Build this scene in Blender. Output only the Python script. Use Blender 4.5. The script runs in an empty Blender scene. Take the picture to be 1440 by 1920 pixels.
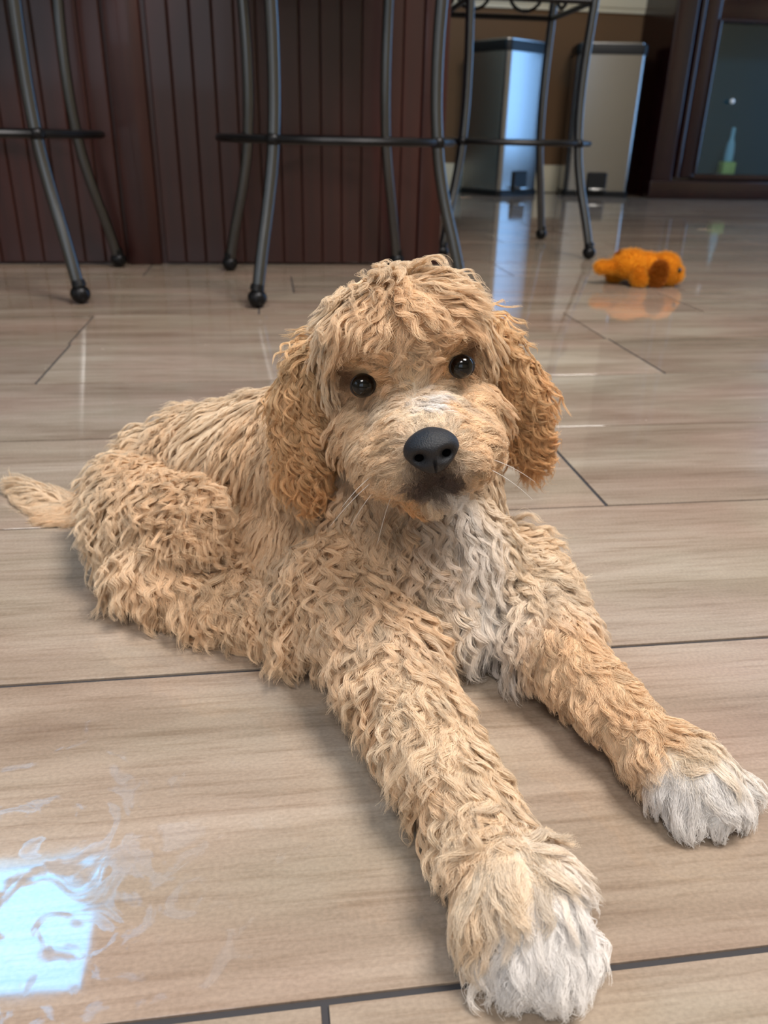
import bpy, bmesh, math, random
import numpy as np
from mathutils import Vector, Matrix, noise
from mathutils.kdtree import KDTree

random.seed(7); rng = np.random.default_rng(7)
D = bpy.data; SC = bpy.context.scene; COL = SC.collection

# ------------------------------------------------------------------ camera
F = 1500.0                       # focal length in pixels of a 1440 x 1920 frame
H = 0.27; TH = math.atan(710/F); PSI = math.radians(8.4); ROLL = math.radians(1.37)
fwd = np.array([math.sin(PSI)*math.cos(TH), math.cos(PSI)*math.cos(TH), -math.sin(TH)])
r0 = np.array([math.cos(PSI), -math.sin(PSI), 0.]); u0 = np.cross(r0, fwd)
RT = r0*math.cos(ROLL) + u0*math.sin(ROLL); UP = np.cross(RT, fwd)
CAMP = np.array([0, 0, H])
cam = D.cameras.new('camera'); cam_o = D.objects.new('camera', cam); COL.objects.link(cam_o)
cam.sensor_fit = 'VERTICAL'; cam.sensor_height = 24.0; cam.lens = 24.0*F/1920
cam.clip_start = 0.02; cam.clip_end = 60
M = Matrix.Identity(4)
for i in range(3):
    M[i][0] = RT[i]; M[i][1] = UP[i]; M[i][2] = -fwd[i]; M[i][3] = CAMP[i]
cam_o.matrix_world = M
cam.dof.use_dof = True; cam.dof.focus_distance = 0.372
cam.dof.aperture_fstop = (cam.lens/1000)/0.0021
SC.camera = cam_o

# ------------------------------------------------------------------ world, exposure
SC.view_settings.view_transform = 'Standard'; SC.view_settings.look = 'None'
SC.view_settings.gamma = 1.0; SC.view_settings.use_curve_mapping = False
SC.view_settings.exposure = 0.2
SC.cycles.max_bounces = 9; SC.cycles.diffuse_bounces = 3; SC.cycles.glossy_bounces = 5; SC.cycles.transmission_bounces = 6
SC.cycles.use_adaptive_sampling = True; SC.cycles.adaptive_threshold = .02
w = D.worlds.new('world'); SC.world = w; w.use_nodes = True
wn = w.node_tree; bgn = wn.nodes['Background']
bgn.inputs[0].default_value = (0.72, 0.84, 1.0, 1); bgn.inputs[1].default_value = 1.2

# ------------------------------------------------------------------ helpers
def lin(c):
    return tuple(((v/255)/12.92 if v/255 <= .04045 else ((v/255+.055)/1.055)**2.4) for v in c)
def mat(name, col=(200, 200, 200), rough=.5, metal=0., spec=.5, coat=0., emit=None, es=0., trans=0., ior=1.5):
    m = D.materials.new(name); m.use_nodes = True
    b = m.node_tree.nodes['Principled BSDF']
    b.inputs['Base Color'].default_value = (*lin(col), 1)
    b.inputs['Roughness'].default_value = rough; b.inputs['Metallic'].default_value = metal
    b.inputs['Specular IOR Level'].default_value = spec; b.inputs['Coat Weight'].default_value = coat
    b.inputs['Coat Roughness'].default_value = .08
    b.inputs['Transmission Weight'].default_value = trans; b.inputs['IOR'].default_value = ior
    if emit: b.inputs['Emission Color'].default_value = (*lin(emit), 1); b.inputs['Emission Strength'].default_value = es
    return m
def N(m, t, **kw):
    n = m.node_tree.nodes.new(t)
    for k, v in kw.items(): setattr(n, k, v)
    return n
def L(m, a, b): m.node_tree.links.new(a, b)
def ramp(m, stops):
    r = N(m, 'ShaderNodeValToRGB'); cr = r.color_ramp
    while len(cr.elements) < len(stops): cr.elements.new(.5)
    for e, (p, c) in zip(cr.elements, stops): e.position = p; e.color = (*lin(c), 1)
    return r
def BS(m): return m.node_tree.nodes['Principled BSDF']

def add_box(bm, x0, x1, y0, y1, z0, z1, bev=0., seg=1, mtx=None):
    r = bmesh.ops.create_cube(bm, size=1.0); vs = r['verts']
    for v in vs:
        v.co = Vector(((x0+x1)/2 + v.co.x*(x1-x0), (y0+y1)/2 + v.co.y*(y1-y0), (z0+z1)/2 + v.co.z*(z1-z0)))
    if bev > 0:
        es = list({e for v in vs for e in v.link_edges})
        rr = bmesh.ops.bevel(bm, geom=es, offset=bev, segments=seg, affect='EDGES', profile=.5)
        vs = list({v for f in rr['faces'] for v in f.verts} | {v for v in vs if v.is_valid})
    if mtx is not None:
        for v in vs: v.co = mtx @ v.co
    return vs
def add_ball(bm, c, r, u=16, v=10, mtx=None):
    s = r if hasattr(r, '__len__') else (r, r, r)
    rr = bmesh.ops.create_uvsphere(bm, u_segments=u, v_segments=v, radius=1.0)
    for q in rr['verts']:
        p = Vector((q.co.x*s[0], q.co.y*s[1], q.co.z*s[2]))
        if mtx is not None: p = mtx @ p
        q.co = p + Vector(c)
    return rr['verts']
def add_tube(bm, pts, rad, n=8, closed=False, cap=True, phase=0.):
    """a swept tube; rad a number or one per point"""
    pts = [Vector(p) for p in pts]; K = len(pts)
    rads = rad if hasattr(rad, '__len__') else [rad]*K
    rings = []; nrm = None
    for i in range(K):
        if closed: t = (pts[(i+1) % K] - pts[i-1]).normalized()
        else: t = (pts[min(i+1, K-1)] - pts[max(i-1, 0)]).normalized()
        if nrm is None:
            a = Vector((0, 1, 0)) if abs(t.z) > .9 else Vector((0, 0, 1))
            nrm = (a - t*a.dot(t)).normalized()
        else: nrm = (nrm - t*nrm.dot(t)).normalized()
        b = t.cross(nrm)
        rings.append([bm.verts.new(pts[i] + (nrm*math.cos(phase+2*math.pi*k/n) + b*math.sin(phase+2*math.pi*k/n))*rads[i]) for k in range(n)])
    for i in range(K if closed else K-1):
        A, B = rings[i], rings[(i+1) % K]
        for k in range(n): bm.faces.new((A[k], A[(k+1) % n], B[(k+1) % n], B[k]))
    if cap and not closed:
        bm.faces.new(rings[0][::-1]); bm.faces.new(rings[-1])
def obj(name, bm, m=None, parent=None, smooth=True):
    bmesh.ops.recalc_face_normals(bm, faces=bm.faces[:])
    me = D.meshes.new(name); bm.to_mesh(me); bm.free()
    if m: me.materials.append(m)
    o = D.objects.new(name, me); COL.objects.link(o)
    if parent: o.parent = parent
    if smooth:
        me.polygons.foreach_set('use_smooth', [True]*len(me.polygons))
        try: me.set_sharp_from_angle(angle=math.radians(35))
        except Exception: pass
    return o
def empty(name, loc, label, cat, group=None, rz=0.):
    o = D.objects.new(name, None); COL.objects.link(o); o.location = loc; o.rotation_euler = (0, 0, rz)
    o['label'] = label; o['category'] = cat
    if group: o['group'] = group
    o.empty_display_size = .05
    return o
def tag(o, label, cat, group=None):
    o['label'] = label; o['category'] = cat
    if group: o['group'] = group
    return o
def struct(name, bm, m, parent=None, **k):
    o = obj(name, bm, m, parent, **k)
    if parent is None: o['kind'] = 'structure'
    return o
def boxobj(name, dims, m, parent=None, bev=0., seg=2, st=False):
    bm = bmesh.new(); add_box(bm, *dims, bev=bev, seg=seg)
    return (struct if st else obj)(name, bm, m, parent)
def copy_tree(o, parent=None):
    c = o.copy(); COL.objects.link(c)
    if parent: c.parent = parent
    for ch in [x for x in D.objects if x.parent == o]: copy_tree(ch, c)
    return c

# ------------------------------------------------------------------ materials
def tile_mat():
    m = mat('wood_look_tile', rough=.1, spec=.75)
    b = BS(m); oi = N(m, 'ShaderNodeObjectInfo'); tc = N(m, 'ShaderNodeTexCoord')
    mul = N(m, 'ShaderNodeVectorMath', operation='MULTIPLY_ADD')
    cmb = N(m, 'ShaderNodeCombineXYZ')
    s1 = N(m, 'ShaderNodeMath', operation='MULTIPLY'); s1.inputs[1].default_value = 37.
    L(m, oi.outputs['Random'], s1.inputs[0]); L(m, s1.outputs[0], cmb.inputs[0]); L(m, s1.outputs[0], cmb.inputs[1])
    mul.inputs[1].default_value = (1, 1, 1); L(m, tc.outputs['Object'], mul.inputs[0]); L(m, cmb.outputs[0], mul.inputs[2])
    def noi(sc, det, ro, dist=0.):
        mp = N(m, 'ShaderNodeMapping'); mp.inputs['Scale'].default_value = sc; L(m, mul.outputs[0], mp.inputs[0])
        n = N(m, 'ShaderNodeTexNoise'); n.inputs['Scale'].default_value = 1; n.inputs['Detail'].default_value = det
        n.inputs['Roughness'].default_value = ro; n.inputs['Distortion'].default_value = dist
        L(m, mp.outputs[0], n.inputs['Vector']); return n
    big = noi((2.2, 19, 1), 4, .6, .9); fine = noi((14, 240, 1), 5, .65, .3); gr = noi((500, 700, 1), 2, .5); blot = noi((5, 9, 1), 3, .5)
    r1 = ramp(m, [(.25, (134, 117, 101)), (.42, (153, 137, 121)), (.55, (166, 150, 134)), (.75, (184, 170, 155))])
    L(m, big.outputs[0], r1.inputs[0])
    r2 = ramp(m, [(.3, (205, 195, 186)), (.52, (255, 255, 255)), (.8, (255, 255, 255))]); L(m, fine.outputs[0], r2.inputs[0])
    mx = N(m, 'ShaderNodeMix', data_type='RGBA', blend_type='MULTIPLY'); mx.inputs[0].default_value = .62
    L(m, r1.outputs[0], mx.inputs[6]); L(m, r2.outputs[0], mx.inputs[7])
    r3 = ramp(m, [(.35, (236, 216, 214)), (.65, (250, 255, 252))]); L(m, blot.outputs[0], r3.inputs[0])
    mx2 = N(m, 'ShaderNodeMix', data_type='RGBA', blend_type='MULTIPLY'); mx2.inputs[0].default_value = .55
    L(m, mx.outputs[2], mx2.inputs[6]); L(m, r3.outputs[0], mx2.inputs[7])
    r4 = ramp(m, [(.3, (232, 232, 232)), (.7, (255, 255, 255))]); L(m, gr.outputs[0], r4.inputs[0])
    mx3 = N(m, 'ShaderNodeMix', data_type='RGBA', blend_type='MULTIPLY'); mx3.inputs[0].default_value = .9
    L(m, mx2.outputs[2], mx3.inputs[6]); L(m, r4.outputs[0], mx3.inputs[7])
    hs = N(m, 'ShaderNodeHueSaturation'); mr = N(m, 'ShaderNodeMapRange'); mr.inputs[3].default_value = .9; mr.inputs[4].default_value = 1.1
    L(m, oi.outputs['Random'], mr.inputs[0]); L(m, mr.outputs[0], hs.inputs['Value']); L(m, mx3.outputs[2], hs.inputs['Color'])
    L(m, hs.outputs[0], b.inputs['Base Color'])
    # polish: smears and dried licks change the gloss, world-sized noise in object space
    geo = N(m, 'ShaderNodeNewGeometry')
    sm = N(m, 'ShaderNodeTexNoise'); sm.inputs['Scale'].default_value = 9; sm.inputs['Detail'].default_value = 5; sm.inputs['Distortion'].default_value = 1.2
    L(m, geo.outputs['Position'], sm.inputs['Vector'])
    rr = N(m, 'ShaderNodeMapRange'); rr.inputs[1].default_value = .3; rr.inputs[2].default_value = .75; rr.inputs[3].default_value = .03; rr.inputs[4].default_value = .07
    L(m, sm.outputs[0], rr.inputs[0])
    # dried smears left by wet paws and tongue: hazy blots, thickest around one place on the near left
    s2 = N(m, 'ShaderNodeTexNoise'); s2.inputs['Scale'].default_value = 48; s2.inputs['Detail'].default_value = 4; s2.inputs['Distortion'].default_value = 1.6
    L(m, geo.outputs['Position'], s2.inputs['Vector'])
    dv = N(m, 'ShaderNodeVectorMath', operation='DISTANCE'); dv.inputs[1].default_value = (-.085, .235, 0); L(m, geo.outputs['Position'], dv.inputs[0])
    dm = N(m, 'ShaderNodeMapRange'); dm.inputs[1].default_value = .02; dm.inputs[2].default_value = .13; dm.inputs[3].default_value = .20; dm.inputs[4].default_value = 0
    L(m, dv.outputs['Value'], dm.inputs[0]); ad = N(m, 'ShaderNodeMath', operation='ADD'); L(m, s2.outputs[0], ad.inputs[0]); L(m, dm.outputs[0], ad.inputs[1])
    th = N(m, 'ShaderNodeMapRange'); th.inputs[1].default_value = .66; th.inputs[2].default_value = .80; th.inputs[3].default_value = 0; th.inputs[4].default_value = .34
    L(m, ad.outputs[0], th.inputs[0]); a2 = N(m, 'ShaderNodeMath', operation='ADD'); L(m, rr.outputs[0], a2.inputs[0]); L(m, th.outputs[0], a2.inputs[1])
    L(m, a2.outputs[0], b.inputs['Roughness'])
    bp = N(m, 'ShaderNodeBump'); bp.inputs['Strength'].default_value = .12; bp.inputs['Distance'].default_value = .0006
    nb = N(m, 'ShaderNodeTexNoise'); nb.inputs['Scale'].default_value = 26; nb.inputs['Detail'].default_value = 2
    L(m, geo.outputs['Position'], nb.inputs['Vector']); L(m, nb.outputs[0], bp.inputs['Height']); L(m, bp.outputs[0], b.inputs['Normal'])
    return m
def wood_mat(name, c1, c2, rough=.3, coat=.5):
    m = mat(name, rough=rough, coat=coat); b = BS(m); tc = N(m, 'ShaderNodeTexCoord'); mp = N(m, 'ShaderNodeMapping')
    mp.inputs['Scale'].default_value = (30, 30, 2.2); n = N(m, 'ShaderNodeTexNoise'); n.inputs['Scale'].default_value = 1; n.inputs['Detail'].default_value = 5
    n.inputs['Distortion'].default_value = .6
    L(m, tc.outputs['Object'], mp.inputs[0]); L(m, mp.outputs[0], n.inputs['Vector'])
    r = ramp(m, [(.3, c1), (.7, c2)]); L(m, n.outputs[0], r.inputs[0]); L(m, r.outputs[0], b.inputs['Base Color'])
    return m
def bumpy(m, scale, strength, dist=.001):
    b = BS(m); tc = N(m, 'ShaderNodeTexCoord'); n = N(m, 'ShaderNodeTexNoise'); n.inputs['Scale'].default_value = scale; n.inputs['Detail'].default_value = 3
    bp = N(m, 'ShaderNodeBump'); bp.inputs['Strength'].default_value = strength; bp.inputs['Distance'].default_value = dist
    L(m, tc.outputs['Object'], n.inputs['Vector']); L(m, n.outputs[0], bp.inputs['Height']); L(m, bp.outputs[0], b.inputs['Normal']); return m
def steel_mat():
    m = mat('brushed_steel', (150, 149, 148), rough=.24, metal=1.); b = BS(m)
    b.inputs['Anisotropic'].default_value = .5; tg = N(m, 'ShaderNodeTangent'); tg.direction_type = 'RADIAL'; tg.axis = 'Z'; L(m, tg.outputs[0], b.inputs['Tangent'])
    tc = N(m, 'ShaderNodeTexCoord'); mp = N(m, 'ShaderNodeMapping'); mp.inputs['Scale'].default_value = (3, 3, 900)
    n = N(m, 'ShaderNodeTexNoise'); n.inputs['Scale'].default_value = 1; n.inputs['Detail'].default_value = 3
    L(m, tc.outputs['Object'], mp.inputs[0]); L(m, mp.outputs[0], n.inputs['Vector'])
    rr = N(m, 'ShaderNodeMapRange'); rr.inputs[3].default_value = .22; rr.inputs[4].default_value = .27
    L(m, n.outputs[0], rr.inputs[0]); L(m, rr.outputs[0], b.inputs['Roughness'])
    return m
MT = dict(
    tile=tile_mat(), grout=mat('dark_grout', (62, 60, 62), rough=.8, spec=.2),
    cherry=wood_mat('dark_cherry', (38, 11, 9), (58, 19, 13), rough=.4, coat=.15),
    cherry2=wood_mat('dark_cherry_cabinet', (25, 6, 8), (40, 11, 12), rough=.24, coat=.2),
    granite=mat('dark_granite', (38, 34, 32), rough=.12),
    iron=bumpy(mat('gunmetal_iron', (96, 97, 98), rough=.32, metal=1.), 60, .15, .0004),
    iron_dark=mat('blackened_iron', (30, 30, 32), rough=.38, metal=.7),
    steel=steel_mat(), plastic=mat('black_plastic', (10, 11, 13), rough=.45, spec=.35),
    wall_low=bumpy(mat('brown_wall_paint', (112, 86, 62), rough=.75, spec=.2), 200, .1),
    wall_up=bumpy(mat('cream_wall_paint', (214, 202, 176), rough=.8, spec=.2), 200, .1),
    white=mat('cream_trim_paint', (222, 214, 190), rough=.4),
    ceil=mat('ceiling_paint', (225, 220, 210), rough=.9, spec=.2),
    leather=bumpy(mat('dark_leather', (40, 28, 22), rough=.5), 90, .3),
    glass=mat('tinted_glass', (10, 34, 46), rough=.04, spec=.3),
    darkin=mat('cabinet_interior', (12, 18, 24), rough=.6),
)

# ------------------------------------------------------------------ room shell
bm = bmesh.new(); add_box(bm, -3.5, 3.7, -2.8, 4.6, -.06, -.0011); floor = struct('floor', bm, MT['grout'], smooth=False)
# tiles: rows run along X, 0.1915 m pitch, 0.77 m long
pitch = .1915; LEN = .77; G = .0028; y_first = .1768
known = {0: .0095, 1: .318, 2: .53, 3: .266, 4: .02, 5: -.271}
tile_mesh = {}
def tile_me(w):
    key = round(w, 3)
    if key not in tile_mesh:
        b = bmesh.new(); add_box(b, -w/2, w/2, -(pitch-G)/2, (pitch-G)/2, -.009, 0, bev=.0002, seg=1)
        me = D.meshes.new('tile'); b.to_mesh(me); b.free(); me.materials.append(MT['tile']); tile_mesh[key] = me
    return tile_mesh[key]
rr_ = random.Random(3)
for k in range(-5, 24):
    y1 = y_first + k*pitch; yc = y1 - pitch/2
    x0 = known.get(k, rr_.uniform(0, LEN)) - 3*LEN
    while x0 > -2.0: x0 -= LEN
    if k == 23: continue
    while x0 < 3.6:
        a = x0; b_ = min(x0+LEN, 3.69)
        if b_ > -1.9:
            me = tile_me(b_-a-G); o = D.objects.new('tile', me); COL.objects.link(o); o.parent = floor
            o.location = ((a+b_)/2, yc, rr_.uniform(-.0002, .0002))
        x0 += LEN
YB = 4.52
boxobj('wall_back', (-3.5, 3.7, YB, YB+.1, 0, .84), MT['wall_low'], st=True)
boxobj('wall_back_upper', (-3.5, 3.7, YB, YB+.1, .84, 2.6), MT['wall_up'], st=True)
bm = bmesh.new(); add_box(bm, -.3, 3.7, YB-.022, YB+.01, .86, .93, bev=.006, seg=2); add_box(bm, -.3, 3.7, YB-.034, YB+.01, .915, .945, bev=.005, seg=2)
add_box(bm, -.3, 3.7, YB-.014, YB+.01, .84, .865, bev=.004, seg=2)
struct('trim_1', bm, MT['white'])
bm = bmesh.new(); add_box(bm, -3.5, 1.84, YB-.016, YB+.005, 0, .118, bev=.003, seg=2); add_box(bm, -3.5, 1.84, YB-.010, YB+.005, .115, .135, bev=.004, seg=2)
struct('baseboard_back', bm, MT['white'])
# side walls: the right one has a tall glazed door, the rear one wide windows, the ceiling a skylight
def wall_with_hole(name, axis, c, a0, a1, z0, z1, holes, m, th=.12):
    bm = bmesh.new()
    def q(p0, p1, s0, s1):
        if p1-p0 < 1e-4 or s1-s0 < 1e-4: return
        if axis == 'x': add_box(bm, c, c+th, p0, p1, s0, s1)
        elif axis == 'y': add_box(bm, p0, p1, c, c+th, s0, s1)
        else: add_box(bm, p0, p1, s0, s1, c, c+th)
    p = a0
    for (h0, h1, s0, s1) in sorted(holes):
        q(p, h0, z0, z1); q(h0, h1, z0, s0); q(h0, h1, s1, z1); p = h1
    q(p, a1, z0, z1)
    return struct(name, bm, m, smooth=False)
wall_with_hole('wall_right', 'x', 3.7, -2.8, 4.62, 0, 2.6, [(2.8, 3.9, .08, 2.15)], MT['wall_up'])
wall_with_hole('wall_left', 'x', -3.62, -2.8, 4.62, 0, 2.6, [(-1.0, .8, .9, 2.2)], MT['wall_up'])
wall_with_hole('wall_front', 'y', -2.92, -3.5, 3.7, 0, 2.6, [(-2.6, -.2, .5, 2.3)], MT['wall_up'])
SKY = (-1.75, -.79, 2.04, 2.68)
wall_with_hole('ceiling', 'z', 2.6, -3.62, 3.82, -2.92, 4.62, [(SKY[0], SKY[1], SKY[2], SKY[3])], MT['ceil'])
def frame_bars(name, axis, c, a0, a1, z0, z1, nv, nh, wd=.05):
    bm = bmesh.new()
    def q(p0, p1, s0, s1):
        if axis == 'x': add_box(bm, c, c+.06, p0, p1, s0, s1, bev=.004)
        else: add_box(bm, p0, p1, c, c+.06, s0, s1, bev=.004)
    for i in range(nv+1):
        p = a0+(a1-a0)*i/nv; q(p-wd/2, p+wd/2, z0, z1)
    for i in range(nh+1):
        p = z0+(z1-z0)*i/nh; q(a0, a1, p-wd/2, p+wd/2)
    return struct(name, bm, MT['white'])
frame_bars('door_1', 'x', 3.72, 2.8, 3.9, .08, 2.15, 1, 1, .08)
frame_bars('window_1', 'y', -2.86, -2.6, -.2, .5, 2.3, 3, 2)
frame_bars('window_2', 'x', -3.56, -1.0, .8, .9, 2.2, 2, 2)
# daylight in the openings, the room's lamps, two added overhead fills
def area(name, loc, rot, sx, sy, col, power):
    l = D.lights.new(name, 'AREA'); l.shape = 'RECTANGLE'; l.size = sx; l.size_y = sy; l.color = col; l.energy = power
    o = D.objects.new(name, l); COL.objects.link(o); o.location = loc; o.rotation_euler = rot; return o
area('skylight_daylight', ((SKY[0]+SKY[1])/2, (SKY[2]+SKY[3])/2, 2.66), (0, 0, 0), SKY[1]-SKY[0], SKY[3]-SKY[2], (.05, .50, 1.0), 27)
area('glazed_door_daylight', (3.8, 3.35, 1.1), (0, math.radians(90), 0), 2.0, 1.1, (.12, .45, 1.0), 28)
area('window_daylight', (-1.4, -2.9, 1.4), (math.radians(90), 0, 0), 2.3, 1.7, (.85, .93, 1.0), 5)
for (x, y, wh) in ((1.55, 3.85, 'in front of the steel bins'), (2.9, 2.4, 'in front of the cabinet')):
    l = empty('ceiling_lamp', (x, y, 2.6), 'recessed round ceiling lamp with warm light, ' + wh, 'lamp', 'recessed ceiling lamps')
    bm = bmesh.new(); add_tube(bm, [(.075*math.cos(a), .075*math.sin(a), -.004) for a in np.linspace(0, 2*math.pi, 24, endpoint=False)], .008, 6, closed=True)
    obj('trim_ring', bm, MT['white'], l)
    bm = bmesh.new(); bmesh.ops.create_circle(bm, cap_ends=True, segments=24, radius=.07)
    for v in bm.verts: v.co.z = -.003
    obj('lens', bm, mat('warm_lamp', (255, 240, 210), emit=(255, 214, 160), es=34.), l)

area('overhead_fill_light', (1.0, .1, 2.55), (0, 0, 0), 1.0, .8, (1.0, .95, .89), 88)  # added soft fill from above, out of view, for floor and puppy
area('overhead_fill_light', (-.6, -1.0, 2.55), (0, 0, 0), 1.0, .7, (1.0, .96, .93), 36)  # second added fill, behind the camera, to brighten the puppy's face
# ------------------------------------------------------------------ island
IX0, IX1, IY0, IY1 = -2.4, .387, 1.86, 2.75
isl = empty('kitchen_island', ((IX0+IX1)/2, (IY0+IY1)/2, 0), 'dark cherry beadboard kitchen island behind the iron stools', 'island')
def child_world(o, parent):      # children are built in world coordinates; undo the parent's offset
    o.location = -Vector(parent.location); return o
def kid(name, bm, m, parent, **k): return child_world(obj(name, bm, m, parent, **k), parent)
bm = bmesh.new(); add_box(bm, IX0, IX1-.002, IY0+.012, IY1, 0, .98); kid('carcass', bm, MT['cherry'], isl, smooth=False)
BW = .0425; gx = IX1 - .052
def board_bm():
    b = bmesh.new(); add_box(b, 0, BW-.0006, 0, .011, .004, .975, bev=.0032, seg=2); return b
bb = board_bm(); bme = D.meshes.new('board'); bb.to_mesh(bme); bb.free(); bme.materials.append(MT['cherry'])
x = gx; stile_at = -.262
first = True
while x - BW > IX0:
    x -= BW
    if abs(x + BW/2 - stile_at) < .03: continue
    o = D.objects.new('board', bme); COL.objects.link(o); o.parent = isl
    o.location = Vector((x, IY0, 0)) - isl.location
bm = bmesh.new(); add_box(bm, gx, IX1, IY0-.004, IY0+.02, .0, .98, bev=.004, seg=2); kid('corner_post', bm, MT['cherry'], isl)
bm = bmesh.new(); add_box(bm, stile_at-.034, stile_at+.034, IY0-.004, IY0+.012, .0, .98, bev=.003, seg=2); kid('stile', bm, MT['cherry'], isl)
bm = bmesh.new(); add_box(bm, IX0-.05, IX1+.06, IY0-.28, IY1+.05, .98, 1.02, bev=.01, seg=3)
ct = obj('countertop', bm, MT['granite']); tag(ct, 'dark polished stone worktop overhanging the kitchen island', 'worktop')

# ------------------------------------------------------------------ stools
def leg_path(sx, sy, off=(0, 0), wr=.14, dr=.155, wf=.184, df=.2):
    P_ = [(wf, df, .016), (wf-.006, df-.006, .05), (wf-.016, df-.018, .10), (wf-.028, df-.032, .155), (wr+.006, dr+.004, .21), (wr, dr, .26), (wr-.004, dr-.004, .33),
          (wr-.004, dr-.004, .42), (wr+.0, dr+.0, .52), (wr+.004, dr+.002, .62), (wr+.004, dr, .70)]
    return [(sx*a, sy*b, z) for a, b, z in P_]
def smooth_path(p, n=4):
    p = [Vector(q) for q in p]; out = []
    for i in range(len(p)-1):
        a = p[max(i-1, 0)]; b = p[i]; c = p[i+1]; d = p[min(i+2, len(p)-1)]
        for k in range(n):
            t = k/n; out.append(.5*((2*b) + (c-a)*t + (2*a-5*b+4*c-d)*t*t + (3*b-a-3*c+d)*t**3))
    out.append(p[-1]); return out
def make_stool(label, loc, rz=0.):
    t = empty('bar_stool', loc, label, 'stool', 'iron bar stools by the island', rz)
    for sx in (-1, 1):
        for sy in (-1, 1):
            bm = bmesh.new(); add_tube(bm, smooth_path(leg_path(sx, sy)), .0105, 12)
            lg = obj('leg', bm, MT['iron'], t)
            bm = bmesh.new(); f = leg_path(sx, sy)[0]
            add_ball(bm, (f[0], f[1], .0155), (.0165, .0165, .0155), 18, 12); add_tube(bm, [(f[0], f[1], .028), (f[0]-sx*.002, f[1]-sy*.002, .037)], [.0125, .0115], 12)
            obj('foot_ball', bm, MT['iron_dark'], lg)
    bm = bmesh.new(); R_ = .211
    add_tube(bm, [(R_*math.cos(a), R_*math.sin(a), .257) for a in np.linspace(0, 2*math.pi, 48, endpoint=False)], .0065, 8, closed=True)
    for sx in (-1, 1):
        for sy in (-1, 1): add_ball(bm, (sx*.141, sy*.156, .257), (.014, .014, .012), 10, 8)
    obj('foot_ring', bm, MT['iron_dark'], t)
    bm = bmesh.new()
    for z in (.545, .66):
        q = [(-.14, -.155), (.14, -.155), (.14, .155), (-.14, .155)]
        for i in range(4):
            a, b = q[i], q[(i+1) % 4]; add_tube(bm, [(a[0], a[1], z), (b[0], b[1], z)], .0065, 8)
    obj('seat_frame', bm, MT['iron_dark'], t)
    # scroll work of each side between the rails
    for i, (ax, s) in enumerate((('x', -1), ('x', 1), ('y', -1), ('y', 1))):
        bm = bmesh.new()
        for sg in (-1, 1):
            pts = []
            for k in range(28):
                a = k/27*2.6*math.pi; r = .052*(1-k/34)
                u = sg*(.062 + r*math.cos(a)*1.0); z = .602 - r*math.sin(a)*.98
                pts.append((u, s*.155, z) if ax == 'x' else (s*.14, u*1.1, z))
            add_tube(bm, pts, .0045, 6)
        obj('scroll', bm, MT['iron_dark'], t)
    bm = bmesh.new(); add_tube(bm, [(0, 0, z) for z in (.672, .68, .70, .72, .735, .742)], [.16, .185, .195, .193, .175, .12], 32)
    obj('seat_cushion', bm, MT['leather'], t)
    return t
make_stool('iron bar stool at the left edge, before the wide smooth stile', (-.497, 1.625, 0), math.radians(0))
make_stool('middle iron bar stool, directly behind the puppy', (.133, 1.607, 0), math.radians(8.5))
make_stool('iron bar stool beside the end of the island, nearest the steel bins', (.605, 2.17, 0), math.radians(-1))

# ------------------------------------------------------------------ step bins
def rounded_rect(w, d, r, n=6):
    pts = []
    for cx, cy, a0 in ((w/2-r, d/2-r, 0), (-w/2+r, d/2-r, 90), (-w/2+r, -d/2+r, 180), (w/2-r, -d/2+r, 270)):
        for k in range(n+1):
            a = math.radians(a0+90*k/n); pts.append((cx+r*math.cos(a), cy+r*math.sin(a)))
    return pts
def add_prism(bm, rings):    # rings: list of (outline, z, scale)
    rs = [[bm.verts.new((x*s, y*s, z)) for x, y in o] for o, z, s in rings]
    for A, B in zip(rs, rs[1:]):
        for k in range(len(A)): bm.faces.new((A[k], A[(k+1) % len(A)], B[(k+1) % len(A)], B[k]))
    bm.faces.new(rs[0][::-1]); bm.faces.new(rs[-1])
def make_bin(label, loc, rz, w, d, h):     # front is local -Y
    t = empty('step_bin', loc, label, 'bin', 'steel pedal bins by the back wall', rz)
    o = rounded_rect(w, d, .03)
    bm = bmesh.new(); add_prism(bm, [(o, .026, .985), (o, h-.045, 1.0)]); obj('steel_body', bm, MT['steel'], t)
    bm = bmesh.new(); add_prism(bm, [(o, 0, 1.02), (o, .022, 1.03), (o, .028, 1.0)]); obj('base_ring', bm, MT['plastic'], t)
    bm = bmesh.new(); add_prism(bm, [(o, h-.046, 1.03), (o, h-.012, 1.04), (o, h-.002, 1.02)]); obj('rim', bm, MT['plastic'], t)
    bm = bmesh.new(); add_prism(bm, [(o, h-.004, .96), (o, h+.004, .955), (o, h+.008, .90)]); obj('lid', bm, MT['steel'], t)
    bm = bmesh.new(); add_box(bm, -.05, .05, -d/2-.012, -d/2+.01, .012, .115, bev=.006)
    pr = obj('pedal_recess', bm, MT['plastic'], t)
    bm = bmesh.new(); add_box(bm, -.042, .042, -d/2-.05, -d/2, .03, .042, bev=.005, seg=2); obj('pedal', bm, MT['steel'], t)
    return t
n1 = math.atan2(.54, .84)
make_bin('tall steel pedal bin turned so its front gleams blue, beside the island', (1.19, 4.315, 0), n1, .30, .27, .675)
make_bin('steel pedal bin facing forward, nearest the dark cabinet', (1.70, 4.33, 0), -math.radians(13), .33, .25, .68)

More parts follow.
